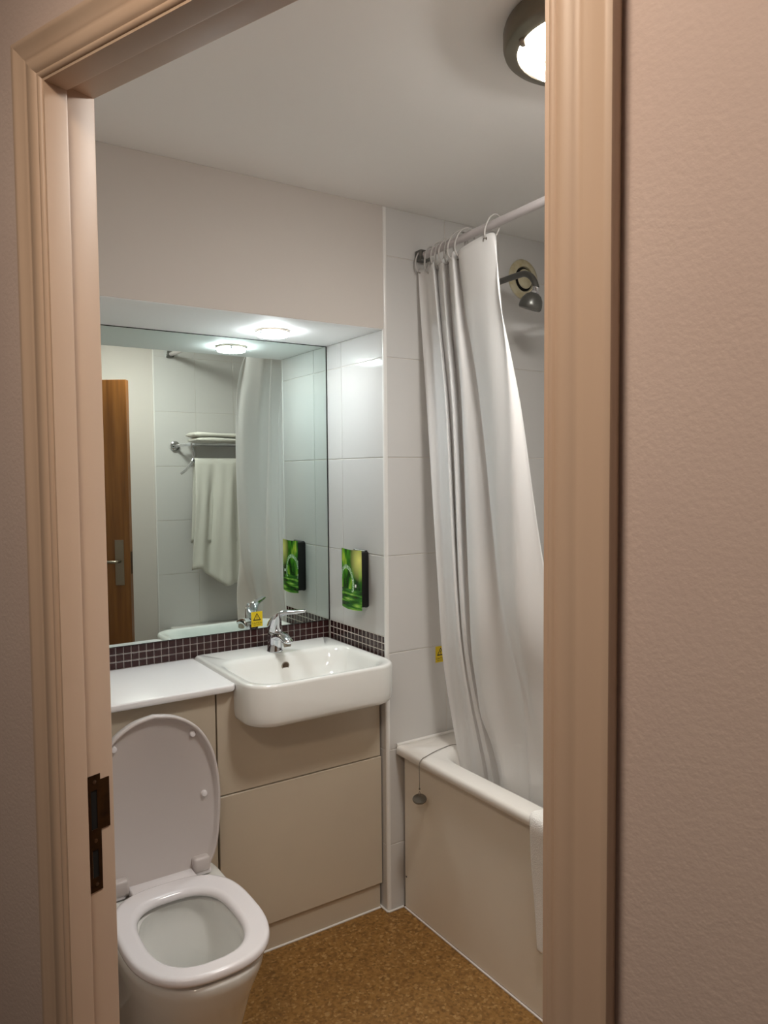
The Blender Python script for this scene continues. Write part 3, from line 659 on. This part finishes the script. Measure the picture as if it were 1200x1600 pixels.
for i, p in enumerate(lv):
    f = i/(len(lv)-1); a, b = 0.0215-0.0115*f, 0.0135-0.0095*f
    if f > 0.93: a *= 0.75
    loops.append([(p.x-EY*a*math.cos(2*PI*k/18), p.y+EX*a*math.cos(2*PI*k/18), p.z+b*math.sin(2*PI*k/18)) for k in range(18)])
loft(bm, loops); into(tp, link('lever', tomesh(bm, 'lever', 60), 'chrome'))

# ------------------------------------------------------------------ toilet
tl = thing('toilet', 'white back-to-wall toilet with the seat down and lid raised', 'toilet', (-0.803, -0.2, 0))
CX = -0.803
def dloop(cx, hw, yf, yb, z, e=2.6, n=48, back=3.6):
    """egg-square outline: front at yf, back at yb"""
    out = []; ym = yf+(yb-yf)*0.52
    for k in range(n):
        a = 2*PI*k/n; c_, s_ = math.cos(a), math.sin(a)
        ee = back if s_ > 0 else e
        x = hw*math.copysign(abs(c_)**(2/ee), c_); L_ = (yb-ym) if s_ > 0 else (ym-yf)
        out.append((cx+x, ym+L_*math.copysign(abs(s_)**(2/ee), s_), z))
    return out
bm = bmesh.new()
loft(bm, [dloop(CX, 0.125, -0.42, 0.024, 0.0, 2.6, back=8), dloop(CX, 0.125, -0.425, 0.024, 0.04, 2.6, back=8), dloop(CX, 0.133, -0.455, 0.024, 0.16, 2.6, back=8), dloop(CX, 0.151, -0.505, 0.024, 0.28, 2.5, back=8),
          dloop(CX, 0.168, -0.540, 0.024, 0.35, 2.5, back=8), dloop(CX, 0.171, -0.545, 0.024, 0.374, 2.5, back=8), dloop(CX, 0.1695, -0.543, 0.022, 0.380, 2.5, back=8), dloop(CX, 0.165, -0.538, 0.018, 0.383, 2.5, back=8),
          dloop(CX, 0.120, -0.492, -0.165, 0.383, 2.4, back=2.6), dloop(CX, 0.114, -0.486, -0.172, 0.378, 2.4, back=2.6), dloop(CX, 0.118, -0.489, -0.168, 0.345, 2.4, back=2.6), dloop(CX, 0.112, -0.478, -0.180, 0.315, 2.4, back=2.6),
          dloop(CX, 0.098, -0.445, -0.20, 0.27, 2.2, back=2.2), dloop(CX, 0.080, -0.40, -0.21, 0.22, 2.1, back=2.1), dloop(CX, 0.062, -0.36, -0.22, 0.17, 2.0, back=2.0), dloop(CX, 0.030, -0.31, -0.25, 0.15, 2.0, back=2.0)])
into(tl, link('pan', tomesh(bm, 'pan', 60), 'ceramic'))
bm = bmesh.new(); loft(bm, [dloop(CX, 0.072, -0.385, -0.215, 0.199, 2.0, back=2.0), dloop(CX, 0.072, -0.385, -0.215, 0.200, 2.0, back=2.0)])
into(tl, link('water', tomesh(bm, 'water'), 'water'))
ZT = 0.412
SO = lambda d, z: dloop(CX, 0.172-d, -0.546+d, -0.112-d, z, 2.55, 64, 3.0)
SI = lambda d, z: dloop(CX-0.004, 0.113+d, -0.490-d, -0.184+d, z, 2.6, 64, 2.9)
bm = bmesh.new()
loft(bm, [SO(0.006, ZT-0.021), SO(0.001, ZT-0.019), SO(0.0, ZT-0.014), SO(0.0012, ZT-0.006), SO(0.004, ZT-0.0018), SO(0.009, ZT-0.0002), SO(0.013, ZT), SO(0.015, ZT),
          SI(0.018, ZT), SI(0.016, ZT), SI(0.011, ZT-0.0012), SI(0.005, ZT-0.0048), SI(0.0015, ZT-0.011), SI(0.0, ZT-0.017), SI(0.003, ZT-0.021)], closed=True)
seat = into(tl, link('seat', tomesh(bm, 'seat', 75), 'seat'))
into(tl, boxes('seat_bridge', [(CX-0.088, CX+0.088, -0.150, -0.078, ZT-0.022, ZT-0.0015)], 'seat', bev=0.004, seg=2, smooth=50))
for s in (-1, 1):
    into(tl, boxes('hinge', [(CX+s*0.118-0.024, CX+s*0.118+0.024, -0.094, -0.060, 0.386, ZT-0.006)], 'seat', bev=0.007, seg=3, smooth=60))
# raised lid: outline in (x, height), leaning back towards the panel
half = [(0.0, -0.018), (0.055, -0.018), (0.100, -0.016), (0.136, 0.000), (0.160, 0.045), (0.173, 0.120), (0.178, 0.205), (0.170, 0.288), (0.151, 0.346), (0.115, 0.398), (0.060, 0.433), (0.0, 0.446)]
hs = catmull([(x, y, 0) for x, y in half], 5)
outl = [(p.x, p.y) for p in hs]+[(-p.x, p.y) for p in hs[-2:0:-1]]
LM = Matrix.Translation((CX, -0.082, ZT-0.002)) @ Matrix.Rotation(math.radians(-4.0), 4, 'X') @ Matrix(((1, 0, 0, 0), (0, 0, 1, 0), (0, 1, 0, 0), (0, 0, 0, 1)))   # (x, up, depth to wall)
def oin(d): 
    n = len(outl); out = []
    for i, (x, y) in enumerate(outl):
        xa, ya = outl[i-1]; xb, yb = outl[(i+1) % n]; tx, ty = xb-xa, yb-ya; l_ = math.hypot(tx, ty) or 1
        out.append((x-ty/l_*d, y+tx/l_*d))
    return out
def L3(d, z): return [LM @ Vector((x, y, z)) for x, y in oin(d)]
bm = bmesh.new()
loft(bm, [L3(0.012, 0.020), L3(0.004, 0.0185), L3(0.0, 0.013), L3(0.0, -0.006), L3(0.002, -0.010), L3(0.006, -0.011), L3(0.009, -0.009), L3(0.012, 0.003), L3(0.018, 0.008)])
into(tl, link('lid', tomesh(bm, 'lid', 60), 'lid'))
for s in (-1, 1):
    for hx, hy in ((0.108, 0.372), (0.134, 0.198)):
        into(tl, latheobj('bumper', [(0.0001, -0.002), (0.0085, -0.002), (0.0085, 0.006), (0.007, 0.0095), (0.0001, 0.0105)], 'seat', n=18, mx=LM @ Matrix.Translation((s*hx, hy, 0.008)) @ Matrix.Rotation(PI, 4, 'X')))
    bmx = LM @ Matrix.Translation((s*0.112, 0.008, 0.0))
    into(tl, boxes('hinge_lug', [(-0.022, 0.026, -0.022, 0.020, -0.016, 0.016)], 'lid', mx=bmx, bev=0.009, seg=4, smooth=60))

# ------------------------------------------------------------------ soap dispenser on the niche wall
ds = thing('soap_dispenser', 'black soap dispenser with green leaf picture on the niche wall', 'soap dispenser', (0, 0.148, 1.04))
into(ds, boxes('body', [(-0.044, -0.0005, 0.105, 0.198, 1.046, 1.240)], 'black', bev=0.004, seg=2, smooth=40))
into(ds, boxes('wall_bracket', [(-0.012, -0.0003, 0.112, 0.190, 1.043, 1.244)], 'black', bev=0.002))
def curved_plate(name, xs_, m, y0, y1, z0, z1, bulge):
    """thin plate facing -x, bowed outwards across its width; origin at its centre"""
    bm = bmesh.new(); cy, cz = (y0+y1)/2, (z0+z1)/2; nseg = 12; F, Bk = [], []
    for k in range(nseg+1):
        t = k/nseg; y = y0+(y1-y0)*t-cy; x = -bulge*(1-(2*t-1)**2)
        sag = 0.004*(1-(2*t-1)**2)
        F.append([(x, y, z0-cz-sag), (x, y, z1-cz-sag*0.4)]); Bk.append([(x+0.003, y, z0-cz-sag), (x+0.003, y, z1-cz-sag*0.4)])
    lo = [[F[k][0], F[k][1], Bk[k][1], Bk[k][0]] for k in range(nseg+1)]
    loft(bm, lo)
    o = link(name, tomesh(bm, name, 40), m); o.location = (xs_, cy, cz); return o
fp = curved_plate('front_plate', -0.046, 'picture', 0.084, 0.213, 1.040, 1.248, 0.006)
bpy.context.view_layer.update(); into(ds, fp); fp['label'] = 'picture of green leaves and a water arc'
bpy.context.view_layer.update()
for (y0, y1, z0, z1) in ((0.108, 0.116, 1.118, 1.128),):
    o = boxes('white_logo', [(-0.0525, -0.0500, y0, y1, z0, z1)], 'white', bev=0.0008); sub_into(ds, fp, o)

# ------------------------------------------------------------------ caution stickers
def text_mesh(body, size):
    cu = bpy.data.curves.new('text', 'FONT'); cu.body = body; cu.size = size; cu.align_x = 'CENTER'; cu.align_y = 'CENTER'; cu.extrude = 0.00008
    to = bpy.data.objects.new('text', cu); COL.objects.link(to)
    dg = bpy.context.evaluated_depsgraph_get(); me = bpy.data.meshes.new_from_object(to.evaluated_get(dg))
    bpy.data.objects.remove(to); bpy.data.curves.remove(cu); me.materials.clear(); return me
def sticker(label, cx, y, cz, wd_, ht):
    """upright label facing -y"""
    t = thing('caution_sticker', label, 'sticker', (cx, y, cz))
    into(t, boxes('label_sheet', [(cx-wd_/2, cx+wd_/2, y-0.0008, y-0.0001, cz-ht/2, cz+ht/2)], 'yellow'))
    T_ = Matrix.Translation((cx, y-0.001, cz)) @ Matrix.Rotation(PI/2, 4, 'X')
    s = wd_*0.36; yc = ht*0.12
    def tri(k): return [(0, yc+k*s*1.05), (-k*s, yc-k*s*0.72), (k*s, yc-k*s*0.72)]
    bm = bmesh.new(); A = [bm.verts.new((*p, 0.0)) for p in tri(1.0)]; B = [bm.verts.new((*p, 0.0)) for p in tri(0.68)]
    for i in range(3): bm.faces.new((A[i], A[(i+1) % 3], B[(i+1) % 3], B[i]))
    ret = bmesh.ops.extrude_face_region(bm, geom=bm.faces[:]); bmesh.ops.translate(bm, verts=[g for g in ret['geom'] if isinstance(g, bmesh.types.BMVert)], vec=(0, 0, 0.0002))
    bmesh.ops.transform(bm, matrix=T_, verts=bm.verts[:]); into(t, link('warning_triangle', tomesh(bm, 'warning_triangle'), 'ink'))
    bm = bmesh.new(); e = s*0.075
    box(bm, -e, e, yc-s*0.12, yc+s*0.36, 0, 0.0002); box(bm, -e, e, yc-s*0.36, yc-s*0.22, 0, 0.0002)
    bmesh.ops.transform(bm, matrix=T_, verts=bm.verts[:]); into(t, link('exclamation_mark', tomesh(bm, 'exclamation_mark'), 'ink'))
    o = link('caution_text', text_mesh('CAUTION', wd_*0.20), 'ink', mw=T_ @ Matrix.Translation((0, -ht*0.26, 0))); bpy.context.view_layer.update(); into(t, o)
    o = link('small_text', text_mesh('HOT WATER', wd_*0.115), 'ink', mw=T_ @ Matrix.Translation((0, -ht*0.385, 0))); bpy.context.view_layer.update(); into(t, o)
    return t
sticker('yellow caution sticker on the mirror just above the tap', -0.300, D-0.0062, 0.993, 0.043, 0.054)
sticker('yellow caution sticker on the wall tile beside the curtain', 0.231, -0.0002, 0.868, 0.044, 0.058)

# ------------------------------------------------------------------ towel rack on the opposite wall (seen in the mirror)
rk = thing('towel_rack', 'chrome towel shelf with hanging bar on the tiled wall, seen in the mirror', 'towel rack', (0.38, YO+0.006, 1.69))
RX0, RX1, RZ, RY = 0.092, 0.66, 1.692, YO+0.006
for xx in (RX0, RX1):
    into(rk, latheobj('wall_rose', [(0.0001, 0), (0.026, 0), (0.030, 0.004), (0.028, 0.012), (0.018, 0.018), (0.0001, 0.020)], 'chrome', n=28, mx=Matrix.Translation((xx, RY, RZ)) @ Matrix.Rotation(-PI/2, 4, 'X')))
    into(rk, tubeobj('arm', [(xx, RY+0.012, RZ), (xx+0.02*(1 if xx < 0.3 else -1), RY+0.05, RZ+0.002), (xx+0.05*(1 if xx < 0.3 else -1), RY+0.10, RZ+0.004), (xx+0.06*(1 if xx < 0.3 else -1), RY+0.22, RZ+0.004)], 0.0085, 'chrome'))
    s = 1 if xx < 0.3 else -1; xa = xx+0.055*s
    into(rk, tubeobj('hook_arm', catmull([(xa, RY+0.15, RZ), (xa+0.008*s, RY+0.155, RZ-0.05), (xa-0.004*s, RY+0.165, RZ-0.095), (xa-0.045*s, RY+0.185, RZ-0.145), (xa-0.085*s, RY+0.20, RZ-0.172)], 6), 0.0075, 'chrome'))
for k in range(4):
    into(rk, tubeobj('shelf_bar', [(RX0+0.045, RY+0.055+0.055*k, RZ+0.004), (RX1-0.045, RY+0.055+0.055*k, RZ+0.004)], 0.0065, 'chrome'))
into(rk, tubeobj('hanging_bar', [(RX0+0.058, RY+0.165, RZ-0.10), (RX1-0.058, RY+0.165, RZ-0.10)], 0.007, 'chrome'))
# hanging towel
def hanging_towel():
    rnd = random.Random(4); bm = bmesh.new(); x0, x1 = RX0+0.062, 0.56; yb = RY+0.165; zt = RZ-0.092; ny, nz = 46, 50; g = []
    for i in range(nz+1):                      # i runs back hem -> over the bar -> front hem
        row = []
        for j in range(ny+1):
            t = j/ny; f = i/nz; x = x0+(x1-x0)*t
            if f < 0.38: d = (0.38-f)/0.38; z = zt-d*0.50; y = yb-0.014
            elif f < 0.44: a = (f-0.38)/0.06*PI; z = zt+0.012*math.sin(a); y = yb-0.014*math.cos(a)
            else: d = (f-0.44)/0.56; z = zt-d*(0.66+0.14*min(1, max(0, (t-0.12)*3.0))-0.06*t); y = yb+0.014
            dd = abs(zt-z); s = 1 if f > 0.41 else -0.4
            y += s*min(1, dd*4)*(0.019*math.sin(t*15+0.5)+0.009*math.sin(t*33+1.2+dd*3))+s*(0.0022*math.sin(f*420) if 0.90 < f < 0.965 else 0)
            x += -0.035*dd*(1-t)*1.2+0.010*math.sin(dd*7+t*5)*dd
            row.append(bm.verts.new((x, y, z)))
        g.append(row)
    for A, B in zip(g, g[1:]):
        for j in range(ny): bm.faces.new((A[j], A[j+1], B[j+1], B[j]))
    o = link('hanging_towel', tomesh(bm, 'hanging_towel', 180), 'towel')
    md = o.modifiers.new('thick', 'SOLIDIFY'); md.thickness = 0.007; md.offset = 0
    return o
tag(hanging_towel(), 'large white towel hanging from the rack bar, seen in the mirror', 'towel')
# folded towel on the shelf: stacked rounded layers
ft = thing('folded_towel', 'folded white towel lying on top of the rack, seen in the mirror', 'towel', (0.38, RY+0.13, RZ+0.011))
for k in range(2):
    bm = bmesh.new(); z0 = RZ+0.0185+0.030*k; n_ = 40; loops = []
    for i in range(n_+1):
        t = i/n_; x = RX0+0.06+0.42*t-0.01*k; e = min(1, min(t, 1-t)*14); hh = 0.0150*(0.35+0.65*math.sqrt(e))*(1+0.12*math.sin(9*t+k*2)); dpt_ = 0.092*(0.9+0.1*e)
        loops.append([(x, RY+0.14+dpt_*math.copysign(abs(math.cos(a))**0.5, math.cos(a)), z0+0.0118+hh*math.copysign(abs(math.sin(a))**0.8, math.sin(a))+0.003*math.sin(6*t+k)*(1 if math.sin(a) > 0 else 0)) for a in [2*PI*q_/24 for q_ in range(24)]])
    loft(bm, loops); into(ft, link('layer', tomesh(bm, 'layer', 70), 'towel'))

bpy.context.view_layer.update()
